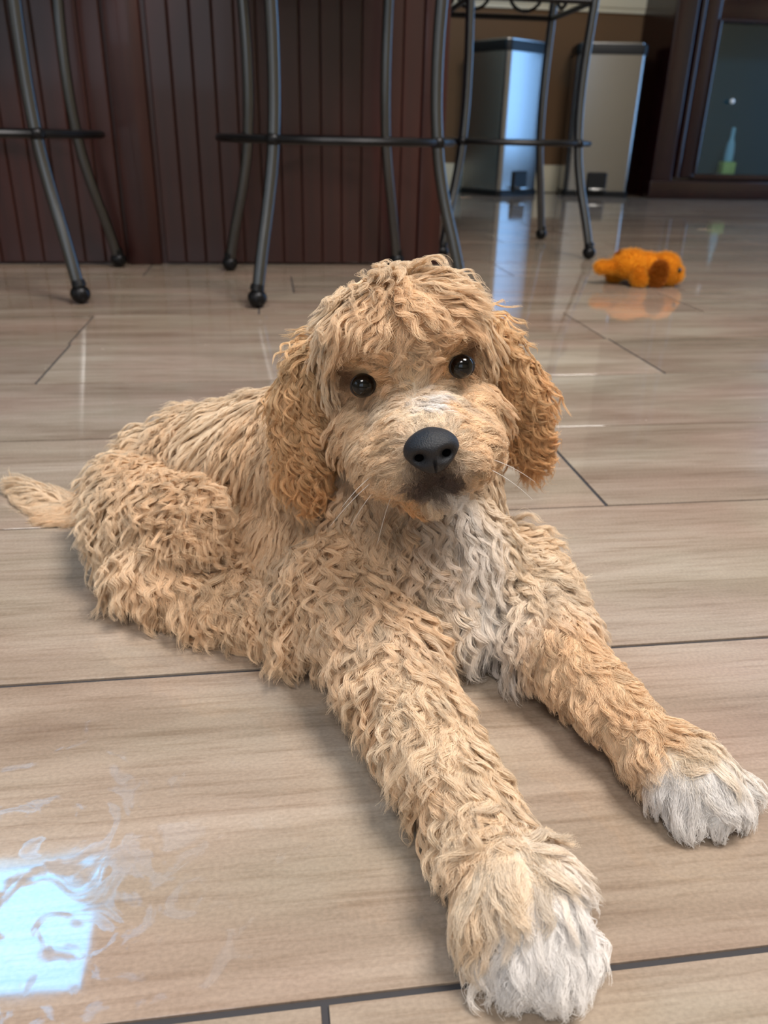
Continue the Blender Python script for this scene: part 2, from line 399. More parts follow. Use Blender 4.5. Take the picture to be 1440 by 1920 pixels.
# ------------------------------------------------------------------ cabinet on the right
CX0, CY = 1.935, 4.14
cb = empty('glazed_cabinet', (2.7, 4.32, 0), 'dark cherry cabinet with a dark glass door at the right edge', 'cabinet')
def ck(name, dims, m, bev=.003, seg=2):
    bm = bmesh.new(); add_box(bm, *dims, bev=bev, seg=seg); return kid(name, bm, m, cb)
WX0 = 2.155
bm = bmesh.new(); add_box(bm, CX0, WX0-.02, CY+.03, YB-.02, 0, 2.1); add_box(bm, WX0-.02, 3.6, CY+.3, YB-.02, 0, 2.1)
add_box(bm, WX0-.02, 3.6, CY+.03, YB-.02, .80, 2.1); add_box(bm, WX0-.02, 3.6, CY+.03, YB-.02, 0, .10); kid('carcass', bm, MT['cherry2'], cb, smooth=False)
ck('corner_post', (CX0, CX0+.11, CY+.005, CY+.04, .0, 2.1), MT['cherry2'], .008, 3)
bm = bmesh.new(); add_tube(bm, [(CX0+.135, CY+.012, .1), (CX0+.135, CY+.012, 2.1)], .013, 12); kid('round_moulding', bm, MT['cherry2'], cb)
df = kid('door_frame', (lambda b: (add_box(b, CX0+.15, WX0, CY, CY+.03, .1, 2.0, bev=.006, seg=2), add_box(b, WX0, 3.3, CY, CY+.03, .785, .90, bev=.006, seg=2), add_box(b, WX0, 3.3, CY, CY+.03, .09, .118, bev=.006, seg=2), b)[-1])(bmesh.new()), MT['cherry2'], cb)
bm = bmesh.new(); add_tube(bm, [(WX0+.004, CY-.002, .118), (WX0+.004, CY-.002, .785)], .007, 10); add_tube(bm, [(WX0+.004, CY-.002, .785), (3.3, CY-.002, .785)], .007, 10); kid('glazing_bead', bm, MT['cherry2'], cb)
def pane_mat():
    m = D.materials.new('tinted_pane'); m.use_nodes = True; nt = m.node_tree; nt.nodes.clear()
    o = nt.nodes.new('ShaderNodeOutputMaterial'); mx = nt.nodes.new('ShaderNodeMixShader'); t = nt.nodes.new('ShaderNodeBsdfTransparent'); g = nt.nodes.new('ShaderNodeBsdfGlossy'); fr = nt.nodes.new('ShaderNodeFresnel')
    t.inputs[0].default_value = (.72, .88, .95, 1); g.inputs['Roughness'].default_value = .03; fr.inputs[0].default_value = 1.5
    nt.links.new(fr.outputs[0], mx.inputs[0]); nt.links.new(t.outputs[0], mx.inputs[1]); nt.links.new(g.outputs[0], mx.inputs[2]); nt.links.new(mx.outputs[0], o.inputs[0]); return m
ck('glass', (WX0, 3.3, CY+.014, CY+.018, .112, .79), pane_mat(), 0)
ck('back_panel', (WX0-.02, 3.3, CY+.285, CY+.298, .10, .80), mat('teal_grey_lining', (30, 74, 92), rough=.7), 0)
bm = bmesh.new(); add_ball(bm, (2.284, 4.128, 0.4479), .012, 16, 12); kid('knob', bm, mat('white_china', (235, 238, 240), rough=.15), cb)
bx, by, bz = (2.3711, 4.22, 0.1432)
vs_ = empty('bottle', (bx, by, .10), 'slender pale bottle on a small yellowish base behind the cabinet glass', 'bottle')
bm = bmesh.new(); add_tube(bm, [(0, 0, z) for z in (.075, .08, .12, .16, .185, .23, .235)], [.018, .024, .024, .020, .011, .010, .008], 16)
obj('bottle_glass', bm, mat('pale_blue_glass', (200, 226, 248), rough=.12), vs_)
bm = bmesh.new(); add_box(bm, -.034, .034, -.03, .03, .018, .075, bev=.006, seg=2); obj('base', bm, mat('yellowish_base', (232, 226, 140), rough=.4), vs_)
bm = bmesh.new(); add_box(bm, -.04, .04, -.035, .035, 0, .018, bev=.004, seg=2); obj('foot', bm, mat('pale_foot', (190, 200, 210), rough=.4), vs_)
ck('base_moulding', (CX0-.012, 3.6, CY-.016, CY+.05, .0, .085), MT['cherry2'], .008, 3)
# ------------------------------------------------------------------ wall plates on the upper wall (seen mirrored in the floor)
for x, wh in ((1.25, 'above the bin beside the island'), (1.75, 'above the bin beside the cabinet')):
    p = tag(boxobj('wall_plate', (x-.045, x+.045, YB-.007, YB, 1.04, 1.16), MT['white'], bev=.003), 'cream switch plate on the wall ' + wh, 'switch plate', 'switch plates on the back wall')




# ================================================================== the puppy
# head frame: origin between the eyes inside the skull; x to its left cheek, y out along the muzzle, z up
HO, HX, HY, HZ = (np.array(v) for v in ((0.06893, 0.39946, 0.1624), (0.97847, -0.0661, 0.19554), (-0.09211, -0.98761, 0.12707), (-0.18472, 0.14234, 0.97243)))
def hp(x, y, z): return tuple(HO + HX*x + HY*y + HZ*z)
HM = Matrix(((HX[0], HY[0], HZ[0]), (HX[1], HY[1], HZ[1]), (HX[2], HY[2], HZ[2])))
BARE = False
CHAINS = [   # tapered limbs: points and radii
    [((-.056, .555, .048), .036), ((-.016, .507, .063), .045), ((.034, .470, .082), .050), ((.078, .428, .076), .050)],
    [((-.078, .565, .045), .029), ((-.05, .55, .05), .033)],
    [((-.040, .500, .040), .036), ((.050, .430, .045), .042)],
    [((-.015, .455, .028), .026), ((.045, .395, .032), .030)],
    [((-0.0271, 0.4167, 0.02), .016), ((0.0179, 0.372, 0.022), .016)],
    [((.082, .425, .080), .044), (hp(0, -.022, -.028), .040)],
    [((.085, .400, .055), .045), ((.090, .385, .040), .036)],
    [((0.0374, 0.392, 0.0398), .032), ((0.0511, 0.3299, 0.03), .024), ((0.0663, 0.2603, 0.024), .0185), ((0.077, 0.2166, 0.02), .017), ((0.0812, 0.1906, 0.019), .0235), ((0.0837, 0.1779, 0.013), .018)],
    [((0.1365, 0.408, 0.0285), .030), ((0.1437, 0.3303, 0.026), .020), ((0.1565, 0.2918, 0.021), .0165), ((0.1654, 0.2642, 0.018), .0150), ((0.1754, 0.2473, 0.016), .0195), ((0.1809, 0.2406, 0.012), .016)],
    [((-0.0988, 0.55, 0.0275), .032), ((-0.0756, 0.49, 0.0321), .040), ((-0.0445, 0.455, 0.048), .029)],
    [((-0.0482, 0.455, 0.0426), .025), ((-0.0816, 0.4475, 0.022), .021), ((-0.0557, 0.4229, 0.018), .017), ((-0.0178, 0.3976, 0.013), .0125)],
    [((-.095, .575, .030), .018), ((-0.1576, 0.585, -0.0179), .0165), ((-0.1838, 0.61, -0.0077), .0135), ((-0.205, 0.63, 0.0006), .0075)],
]
def capsule(bm, a, ra, b, rb):
    a = Vector(a); b = Vector(b)
    add_ball(bm, a, ra, 20, 14); add_ball(bm, b, rb, 20, 14); add_tube(bm, [a, b], [ra, rb], 20)
bm = bmesh.new()
for ch in CHAINS:
    for (a, ra), (b, rb) in zip(ch, ch[1:]): capsule(bm, a, ra, b, rb)
for c, r in [((0, 0, .006), (.041, .041, .036)), ((0, .012, .018), (.036, .034, .026)), ((0, -.015, .006), (.038, .038, .034)),
             ((0, .038, -.028), (.027, .030, .019)), ((0, .056, -.029), (.0215, .022, .0175)), ((-.012, .060, -.038), (.0145, .0155, .0135)), ((.012, .060, -.038), (.0145, .0155, .0135)),
             ((-.019, .040, -.036), (.017, .024, .017)), ((.019, .040, -.036), (.017, .024, .017)), ((0, .036, -.049), (.025, .026, .013)),
             ((0, .050, -.053), (.017, .021, .010)), ((-.022, .012, -.028), (.020, .026, .020)), ((.022, .012, -.028), (.020, .026, .020)),
             ((-.0235, .026, .013), (.014, .012, .007)), ((.0235, .026, .013), (.014, .012, .007))]:
    add_ball(bm, hp(*c), r, 24, 16, HM)
# toes
for base, dirs in (((0.0838, 0.1773, 0.011), ((-.018, .004), (-.007, -.006), (.006, -.008), (.017, -.001))), ((0.1832, 0.2417, 0.01), ((-.013, -.006), (-.003, -.009), (.008, -.006), (.015, .003)))):
    for dx, dy in dirs: add_ball(bm, (base[0]+dx, base[1]+dy, .0105), (.0085, .0105, .0085), 12, 8)
def remeshed(name, bm, voxel, smooth, m, parent):
    me = D.meshes.new('tmp'); bm.to_mesh(me); bm.free()
    o = D.objects.new('tmp', me); COL.objects.link(o)
    r = o.modifiers.new('r', 'REMESH'); r.mode = 'VOXEL'; r.voxel_size = voxel
    s = o.modifiers.new('s', 'SMOOTH'); s.factor = .6; s.iterations = smooth
    dg = bpy.context.evaluated_depsgraph_get(); ev = o.evaluated_get(dg)
    me2 = D.meshes.new_from_object(ev); D.objects.remove(o); D.meshes.remove(me)
    me2.name = name; me2.materials.clear(); me2.materials.append(m)
    me2.polygons.foreach_set('use_smooth', [True]*len(me2.polygons))
    q = D.objects.new(name, me2); COL.objects.link(q); q.parent = parent
    return q
pup = empty('puppy', (0, 0, 0), 'curly apricot puppy with white chest lying on the tiled floor, looking up', 'dog')
skin = mat('puppy_skin', (176, 132, 86), rough=.9, spec=.1)
body = remeshed('body', bm, .0028, 6, skin, pup)
def ear_bm(pts):
    bm = bmesh.new()
    for i in range(len(pts)-1):
        for k in range(4):
            t = k/3; c = Vector(pts[i][0]).lerp(Vector(pts[i+1][0]), t)
            w_ = pts[i][1]+(pts[i+1][1]-pts[i][1])*t; th = pts[i][2]+(pts[i+1][2]-pts[i][2])*t
            add_ball(bm, c, (w_, th, w_), 12, 8)
    return bm
EARS = [[(hp(-.040, -.006, .010), .013, .008), ((0.018, 0.408, 0.1478), .014, .0065), ((0.0169, 0.405, 0.1282), .013, .006), ((0.0182, 0.402, 0.1157), .009, .005)],
        [(hp(.041, -.010, .008), .012, .008), ((0.1365, 0.42, 0.1419), .013, .0065), ((0.1417, 0.422, 0.1271), .012, .006), ((0.1458, 0.422, 0.1173), .008, .005)]]
ears = [remeshed('ear', ear_bm(e), .0022, 4, skin, pup) for e in EARS]

# ------------------------------------------------------------------ eyes, nose, mouth
eye_m = mat('dark_wet_eye', (5, 4, 4), rough=.03, spec=.45, coat=0.); iris_m = mat('brown_iris', (38, 22, 14), rough=.08, coat=1.)
lid_m = mat('dark_eyelid', (24, 16, 14), rough=.5)
EYE = [hp(-.0238, .0352, -.0005), hp(.0238, .0352, -.0005)]
for c in EYE:
    bm = bmesh.new(); add_ball(bm, (0, 0, 0), .0058, 32, 24, HM); e = obj('eye', bm, eye_m, pup); e.location = c
    bm = bmesh.new(); add_tube(bm, [tuple(HX*(.0054*math.cos(a)) + HY*.0012 + HZ*(.0048*math.sin(a))) for a in np.linspace(0, 2*math.pi, 28, endpoint=False)], .0009, 8, closed=True)
    obj('eyelid', bm, lid_m, e)
nose_m = mat('black_nose_leather', (24, 26, 32), rough=.55, spec=.45); bumpy(nose_m, 1700, .8, .0005)
bm = bmesh.new(); vs = add_ball(bm, (0, 0, 0), 1.0, 64, 48)
for v in vs:
    x, y, z = v.co
    wd = 1.0 - .22*max(0, -z) + .08*max(0, z)                  # wider on top, narrower towards the lip
    X = x*.0122*wd; Z = z*.0102*(1 - .10*abs(x)); Y = y*.0100
    if y > 0: Y *= 1 - .12*abs(x)**2
    for s in (-1, 1):
        d2 = ((X - s*.0056)/.0030)**2 + ((Z + .0010 - s*0)/.0026)**2
        if y > 0: Y -= .0062*math.exp(-d2*1.0)
        if y > 0: Y += .0010*math.exp(-(((X - s*.0062)/.0055)**2 + ((Z - .0035)/.003)**2))
    if y > 0 and z < .1: Y -= .0016*math.exp(-(X/.00045)**2)*min(1, (.1-z)*2)
    v.co = Vector(HX*X + HY*Y + HZ*Z)
nose = obj('nose', bm, nose_m, pup); nose.location = hp(.0005, .0775, -.0270)
bm = bmesh.new()
hole = mat('nostril_dark', (3, 3, 4), rough=.9, spec=.05)
for s in (-1, 1): add_ball(bm, tuple(HX*s*.0056 + HY*.0030 + HZ*-.0010), (.0026, .0022, .0022), 14, 10, HM)
obj('nostrils', bm, hole, nose)

# ------------------------------------------------------------------ coat
# each control: place on the body, direction the hair lies in, length mm, lift, curl mm, wave mm, clump, colour, part
AP = (242, 213, 178); LT = (250, 228, 199); OR = (234, 192, 144); WH = (253, 249, 246); CR = (246, 228, 204); BE = (238, 208, 172); BR = (92, 76, 70); EY = (112, 76, 54)
def hd(x, y, z): return tuple(HX*x + HY*y + HZ*z)
CT = []
def ct(part, pos, d, ln, lift, amp, wl, col): CT.append((part, pos, d, ln, lift, amp, wl, col))
def both(part, p, d, *a):
    for s in (-1, 1): ct(part, hp(s*p[0], p[1], p[2]), hd(s*d[0], d[1], d[2]), *a)
h = 'head_fur'
ct(h, hp(0, .005, .044), hd(.1, .55, .25), 24, .75, 3.0, 17, LT)
ct(h, hp(0, -.025, .036), hd(0, -.6, .3), 20, .8, 2.5, 16, LT)
both(h, (.020, .012, .040), (.6, .35, -.1), 21, .6, 3.0, 17, LT)
both(h, (.034, .0, .028), (.55, .1, -.8), 19, .6, 3.0, 16, LT)
ct(h, hp(0, .028, .034), hd(.35, .6, -.45), 20, .5, 2.6, 16, AP)
both(h, (.014, .030, .028), (.95, .35, -.15), 20, .6, 2.6, 18, AP)
both(h, (.026, .030, .018), (.8, .3, -.2), 14, .55, 1.6, 16, AP)
both(h, (.040, .014, .004), (.45, -.1, -.9), 18, .5, 2.4, 14, LT)
both(h, (.014, .036, .010), (.45, .4, .7), 13, .5, 1.4, 12, AP)
ct(h, hp(0, .042, .000), hd(.1, .4, .85), 10, .5, 1.0, 12, LT)
ct(h, hp(0, .038, .012), hd(.25, .5, -.7), 11, .5, 1.6, 14, AP)
both(h, (.010, .035, .019), (.85, .4, -.25), 14, .55, 2.0, 14, AP)
both(h, (.0238, .043, -.008), (.2, .2, -.9), 4, .15, .2, 12, EY)
both(h, (.0150, .040, .001), (.8, .4, -.1), 7, .35, .5, 12, OR)
both(h, (.0325, .033, .002), (.8, .1, -.3), 5, .2, .3, 12, EY)
both(h, (.034, .036, .0), (.8, .0, -.5), 5, .2, .3, 12, OR)
both(h, (.0235, .042, .0095), (.5, .4, .6), 7, .35, .5, 12, OR)
both(h, (.030, .036, -.014), (.9, -.2, -.45), 9, .3, .6, 14, AP)
both(h, (.016, .042, -.010), (.8, .0, .25), 8, .3, .6, 12, CR)
ct(h, hp(.004, .060, -.012), hd(.2, .2, .9), 11, .4, .6, 14, WH)
ct(h, hp(.005, .050, -.006), hd(.3, .3, .85), 12, .4, .8, 14, WH)
ct(h, hp(-.008, .057, -.012), hd(-.6, .2, .6), 9, .35, .6, 12, CR)
ct(h, hp(.002, .068, -.014), hd(.1, .0, .9), 4, .3, .3, 12, CR)
both(h, (.012, .056, -.014), (.7, .0, .5), 7, .3, .5, 12, AP)
both(h, (.017, .062, -.026), (.9, -.25, .05), 11, .3, .5, 14, AP)
both(h, (.019, .062, -.042), (.9, -.2, -.35), 12, .35, .8, 14, AP)
both(h, (.034, .036, -.030), (.85, -.4, -.35), 13, .35, 1.0, 15, AP)
both(h, (.038, .012, -.028), (.5, -.4, -.7), 18, .4, 2.0, 14, AP)
ct(h, hp(0, .076, -.044), hd(0, .2, -.9), 4, .25, .2, 10, BR)
both(h, (.006, .074, -.046), (.5, .1, -.8), 4, .25, .3, 10, BR)
both(h, (.0155, .066, -.047), (.7, .1, -.5), 7, .3, .4, 12, AP)
ct(h, hp(-.002, .064, -.060), hd(0, .3, -.9), 7, .4, .5, 12, CR)
ct(h, hp(.012, .063, -.056), hd(.3, .3, -.9), 7, .4, .5, 12, WH)
ct(h, hp(-.013, .062, -.055), hd(-.4, .2, -.9), 8, .4, .6, 12, OR)
both(h, (.026, .044, -.050), (.7, .0, -.7), 14, .4, 1.5, 14, AP)
both(h, (.030, -.020, .010), (.5, -.5, .0), 18, .6, 2.5, 16, LT)
c_ = 'chest_fur'
ct(c_, (0.0688, 0.385, 0.0772), (-0.253, -0.556, -0.791), 28, .5, 4.3, 16, AP)
ct(c_, (0.0351, 0.4, 0.0697), (-0.207, -0.568, -0.797), 30, .5, 4.3, 16, AP)
ct(c_, (0.0926, 0.385, 0.0745), (0.02, -0.675, -0.737), 28, .55, 3.2, 15, WH)
ct(c_, (0.1206, 0.39, 0.0807), (0.302, -0.602, -0.739), 28, .5, 3.4, 15, CR)
ct(c_, (0.1544, 0.41, 0.0557), (0.503, -0.511, -0.697), 22, .5, 3.0, 15, LT)
ct(c_, (0.0504, 0.375, 0.0523), (-0.16, -0.578, -0.8), 28, .5, 4.3, 15, AP)
ct(c_, (0.082, 0.37, 0.05), (0.066, -0.678, -0.732), 28, .55, 4.3, 16, CR)
ct(c_, (0.0994, 0.365, 0.0384), (0.158, -0.679, -0.717), 28, .55, 3.0, 17, WH)
ct(c_, (0.1306, 0.38, 0.0414), (0.261, -0.606, -0.752), 28, .5, 3.4, 15, CR)
ct(c_, (0.1642, 0.4, 0.0278), (0.395, -0.52, -0.757), 22, .5, 3.0, 15, LT)
ct(c_, (0.0662, 0.36, 0.0335), (0.128, -0.609, -0.783), 24, .55, 4.4, 14, AP)
ct(c_, (0.1118, 0.37, 0.0096), (0.218, -0.608, -0.763), 26, .45, 2.2, 20, WH)
ct(c_, (0.0198, 0.4, 0.0397), (-0.101, -0.506, -0.857), 26, .45, 2.6, 17, AP)
ct(c_, (0.0215, 0.385, 0.0131), (-0.15, -0.497, -0.854), 22, .5, 3.0, 14, AP)
b_ = 'back_fur'
ct(b_, (-0.0149, 0.53, 0.1064), (-0.793, 0.253, 0.554), 20, .75, 1.6, 18, LT)
ct(b_, (-0.0674, 0.58, 0.0797), (-0.923, 0.171, 0.345), 22, .8, 2.0, 18, LT)
ct(b_, (-0.0286, 0.5, 0.0963), (-0.946, -0.12, -0.302), 22, .4, 1.8, 18, LT)
ct(b_, (-0.0051, 0.46, 0.0925), (-0.737, -0.294, -0.608), 22, .4, 2.0, 17, BE)
ct(b_, (-0.0189, 0.45, 0.0691), (-0.825, -0.235, -0.514), 22, .4, 2.0, 17, BE)
ct(b_, (0.0061, 0.42, 0.0714), (-0.449, -0.423, -0.787), 24, .4, 2.2, 17, BE)
ct(b_, (-0.0109, 0.43, 0.0317), (-0.244, -0.477, -0.844), 24, .4, 2.2, 17, AP)
ct(b_, (0.0038, 0.41, 0.0054), (0.047, -0.524, -0.85), 20, .5, 2.8, 14, AP)
t_ = 'haunch_fur'
ct(t_, (-0.1024, 0.57, 0.0614), (-0.99, -0.136, -0.027), 24, .65, 3.0, 16, LT)
ct(t_, (-0.0664, 0.52, 0.0713), (-0.722, -0.538, -0.435), 24, .55, 3.2, 16, AP)
ct(t_, (-0.1274, 0.56, 0.0284), (-0.639, -0.43, -0.638), 16, .5, 2.6, 15, AP)
ct(t_, (-0.0471, 0.45, 0.0737), (0.301, -0.877, -0.375), 22, .6, 4.3, 15, AP)
ct(t_, (-0.099, 0.5, 0.0342), (-0.215, -0.639, -0.738), 26, .5, 3.8, 15, LT)
ct(t_, (-0.0676, 0.46, 0.0296), (0.02, -0.675, -0.737), 24, .5, 3.8, 15, LT)
ct(t_, (-0.0358, 0.44, 0.0459), (0.333, -0.614, -0.715), 22, .5, 4.3, 15, AP)
ct(t_, (-0.122, 0.51, 0.0017), (-0.16, -0.578, -0.8), 14, .5, 2.6, 15, LT)
ct(t_, (-0.0705, 0.4181, 0.02), (0.033, -0.604, -0.796), 18, .5, 2.6, 15, AP)
ct(t_, (-0.0291, 0.388, 0.02), (0.128, -0.609, -0.783), 18, .5, 3.0, 13, AP)
l_ = 'foreleg_fur'
ct(l_, (0.0324, 0.37, 0.0153), (-0.341, -0.531, -0.776), 20, .5, 3.2, 13, AP)
ct(l_, (0.048, 0.2805, 0.05), (-0.26, -0.628, -0.733), 20, .45, 3.0, 14, LT)
ct(l_, (0.0374, 0.2881, 0.03), (-0.421, -0.503, -0.755), 17, .45, 3.0, 13, AP)
ct(l_, (0.0643, 0.2525, 0.04), (-0.16, -0.578, -0.8), 18, .4, 2.8, 14, LT)
ct(l_, (0.0491, 0.2404, 0.03), (-0.421, -0.503, -0.755), 17, .45, 2.8, 13, AP)
ct(l_, (0.0667, 0.2146, 0.04), (-0.341, -0.531, -0.776), 18, .45, 3.0, 14, LT)
ct(l_, (0.063, 0.2106, 0.02), (-0.421, -0.503, -0.755), 15, .45, 2.4, 14, AP)
ct(l_, (0.1623, 0.39, 0.0153), (0.174, -0.609, -0.774), 12, .4, 2.0, 14, AP)
ct(l_, (0.1462, 0.3036, 0.04), (0.047, -0.524, -0.85), 10.5, .4, 2.0, 13, AP)
ct(l_, (0.1512, 0.2808, 0.035), (-0.15, -0.497, -0.854), 10.5, .4, 2.0, 13, AP)
ct(l_, (0.1426, 0.3091, 0.02), (-0.333, -0.453, -0.827), 10, .4, 1.8, 13, AP)
ct(l_, (0.1656, 0.2593, 0.03), (0.047, -0.524, -0.85), 11, .45, 2.0, 13, AP)
ct(l_, (0.1548, 0.2635, 0.015), (-0.333, -0.453, -0.827), 10, .4, 1.8, 13, AP)
p_ = 'paw_fur'
ct(p_, (0.0765, 0.1849, 0.04), (0.25, -0.718, -0.649), 17, .5, 1.8, 18, CR)
ct(p_, (0.0642, 0.1836, 0.025), (-0.341, -0.531, -0.776), 17, .4, 1.8, 18, LT)
ct(p_, (0.0786, 0.1662, 0.035), (0.033, -0.604, -0.796), 17, .4, 1.6, 20, WH)
ct(p_, (0.094, 0.172, 0.03), (0.302, -0.602, -0.739), 15, .4, 1.6, 18, WH)
ct(p_, (0.0722, 0.1702, 0.02), (-0.16, -0.578, -0.8), 14, .4, 1.6, 18, WH)
ct(p_, (0.0784, 0.1637, 0.012), (0.047, -0.524, -0.85), 12, .35, 1.2, 18, WH)
ct(p_, (0.171, 0.2452, 0.03), (0.517, -0.708, -0.482), 14, .5, 1.4, 18, CR)
ct(p_, (0.162, 0.2377, 0.02), (0.033, -0.604, -0.796), 14, .4, 1.4, 18, WH)
ct(p_, (0.1767, 0.2309, 0.025), (0.333, -0.614, -0.715), 13, .4, 1.4, 18, WH)
ct(p_, (0.1819, 0.2303, 0.01), (0.143, -0.53, -0.836), 10, .35, 1.0, 18, WH)
g_ = 'tail_fur'
ct(g_, (-0.1543, 0.59, -0.0159), (-0.967, 0.127, 0.22), 20, .75, 1.8, 17, AP)
ct(g_, (-0.1748, 0.6, -0.0034), (-0.856, 0.238, 0.459), 20, .7, 1.4, 18, LT)
ct(g_, (-0.2021, 0.63, -0.0019), (-0.778, 0.274, 0.565), 18, .5, 1.0, 20, LT)

cpos = np.array([c[1] for c in CT]); cdir = np.array([c[2] for c in CT]); cdir /= np.linalg.norm(cdir, axis=1)[:, None]
def _n(c):
    k = 1.0
    if c[0] in ('chest_fur', 'back_fur', 'haunch_fur'): k = 1.38
    elif c[0] == 'foreleg_fur': k = 1.3
    elif c[0] == 'paw_fur': k = .92
    elif c[0] == 'tail_fur': k = 1.25
    elif c[3] >= 15: k = 1.3
    return [c[3]*.001*k, c[4]*(.8 if k > 1.1 else 1), c[5]*.001*(.95 if c[5] > 1.2 else .8), c[6]*.001*.98]
cnum = np.array([_n(c) for c in CT]); ccol = np.array([lin(c[7]) for c in CT])
parts = sorted({c[0] for c in CT}); cpart = np.array([parts.index(c[0]) for c in CT])
def field(p):
    d2 = ((p[:, None, :] - cpos[None])**2).sum(2) + 1e-6
    w = d2**-2.2; w /= w.sum(1)[:, None]
    return w @ cdir, w @ cnum, w @ ccol, cpart[d2.argmin(1)]
def sample(me, n, dens=None):
    me.calc_loop_triangles()
    nv = len(me.vertices); V_ = np.empty(nv*3); me.vertices.foreach_get('co', V_); V_ = V_.reshape(-1, 3)
    NV = np.empty(nv*3); me.vertices.foreach_get('normal', NV); NV = NV.reshape(-1, 3)
    T = np.empty(len(me.loop_triangles)*3, dtype=np.int32); me.loop_triangles.foreach_get('vertices', T); T = T.reshape(-1, 3)
    A, B, C_ = V_[T[:, 0]], V_[T[:, 1]], V_[T[:, 2]]
    ar = np.linalg.norm(np.cross(B-A, C_-A), axis=1)
    cen = (A+B+C_)/3
    if dens is not None: ar = ar*dens(cen, np.cross(B-A, C_-A))
    i = rng.choice(len(T), n, p=ar/ar.sum())
    r1 = np.sqrt(rng.random(n)); r2 = rng.random(n); a, b, c = 1-r1, r1*(1-r2), r1*r2
    P_ = A[i]*a[:, None]+B[i]*b[:, None]+C_[i]*c[:, None]
    N_ = NV[T[i, 0]]*a[:, None]+NV[T[i, 1]]*b[:, None]+NV[T[i, 2]]*c[:, None]
    return P_, N_/np.linalg.norm(N_, axis=1)[:, None]
def hair_mat():
    m = D.materials.new('puppy_hair'); m.use_nodes = True; nt = m.node_tree; nt.nodes.clear()
    o = nt.nodes.new('ShaderNodeOutputMaterial'); hb = nt.nodes.new('ShaderNodeBsdfPrincipled'); tl = nt.nodes.new('ShaderNodeBsdfTranslucent'); mx = nt.nodes.new('ShaderNodeMixShader'); mx.inputs[0].default_value = .34
    at = nt.nodes.new('ShaderNodeAttribute'); at.attribute_name = 'tint'
    hb.inputs['Roughness'].default_value = .42; hb.inputs['Specular IOR Level'].default_value = .45
    nt.links.new(at.outputs['Color'], hb.inputs['Base Color']); nt.links.new(at.outputs['Color'], tl.inputs[0]); nt.links.new(hb.outputs[0], mx.inputs[1]); nt.links.new(tl.outputs[0], mx.inputs[2]); nt.links.new(mx.outputs[0], o.inputs[0]); return m
hair_m = hair_mat()
NS = 18
def add_curves(name, pts, rad, tint, parent):
    n = len(pts)
    cu = D.hair_curves.new(name); cu.add_curves([pts.shape[1]]*n)
    cu.attributes['position'].data.foreach_set('vector', pts.astype(np.float32).ravel())
    ra = cu.attributes.get('radius') or cu.attributes.new('radius', 'FLOAT', 'POINT'); ra.data.foreach_set('value', rad.astype(np.float32).ravel())
    ca = cu.attributes.new('tint', 'FLOAT_COLOR', 'CURVE'); ca.data.foreach_set('color', np.concatenate([tint, np.ones((n, 1))], 1).astype(np.float32).ravel())
    cu.materials.append(hair_m)
    o = D.objects.new(name, cu); COL.objects.link(o); o.parent = parent; return o
eyes_np = np.array([np.array(e) + HY*.003 for e in EYE]); nose_np = np.array(hp(0, .083, -.0275))
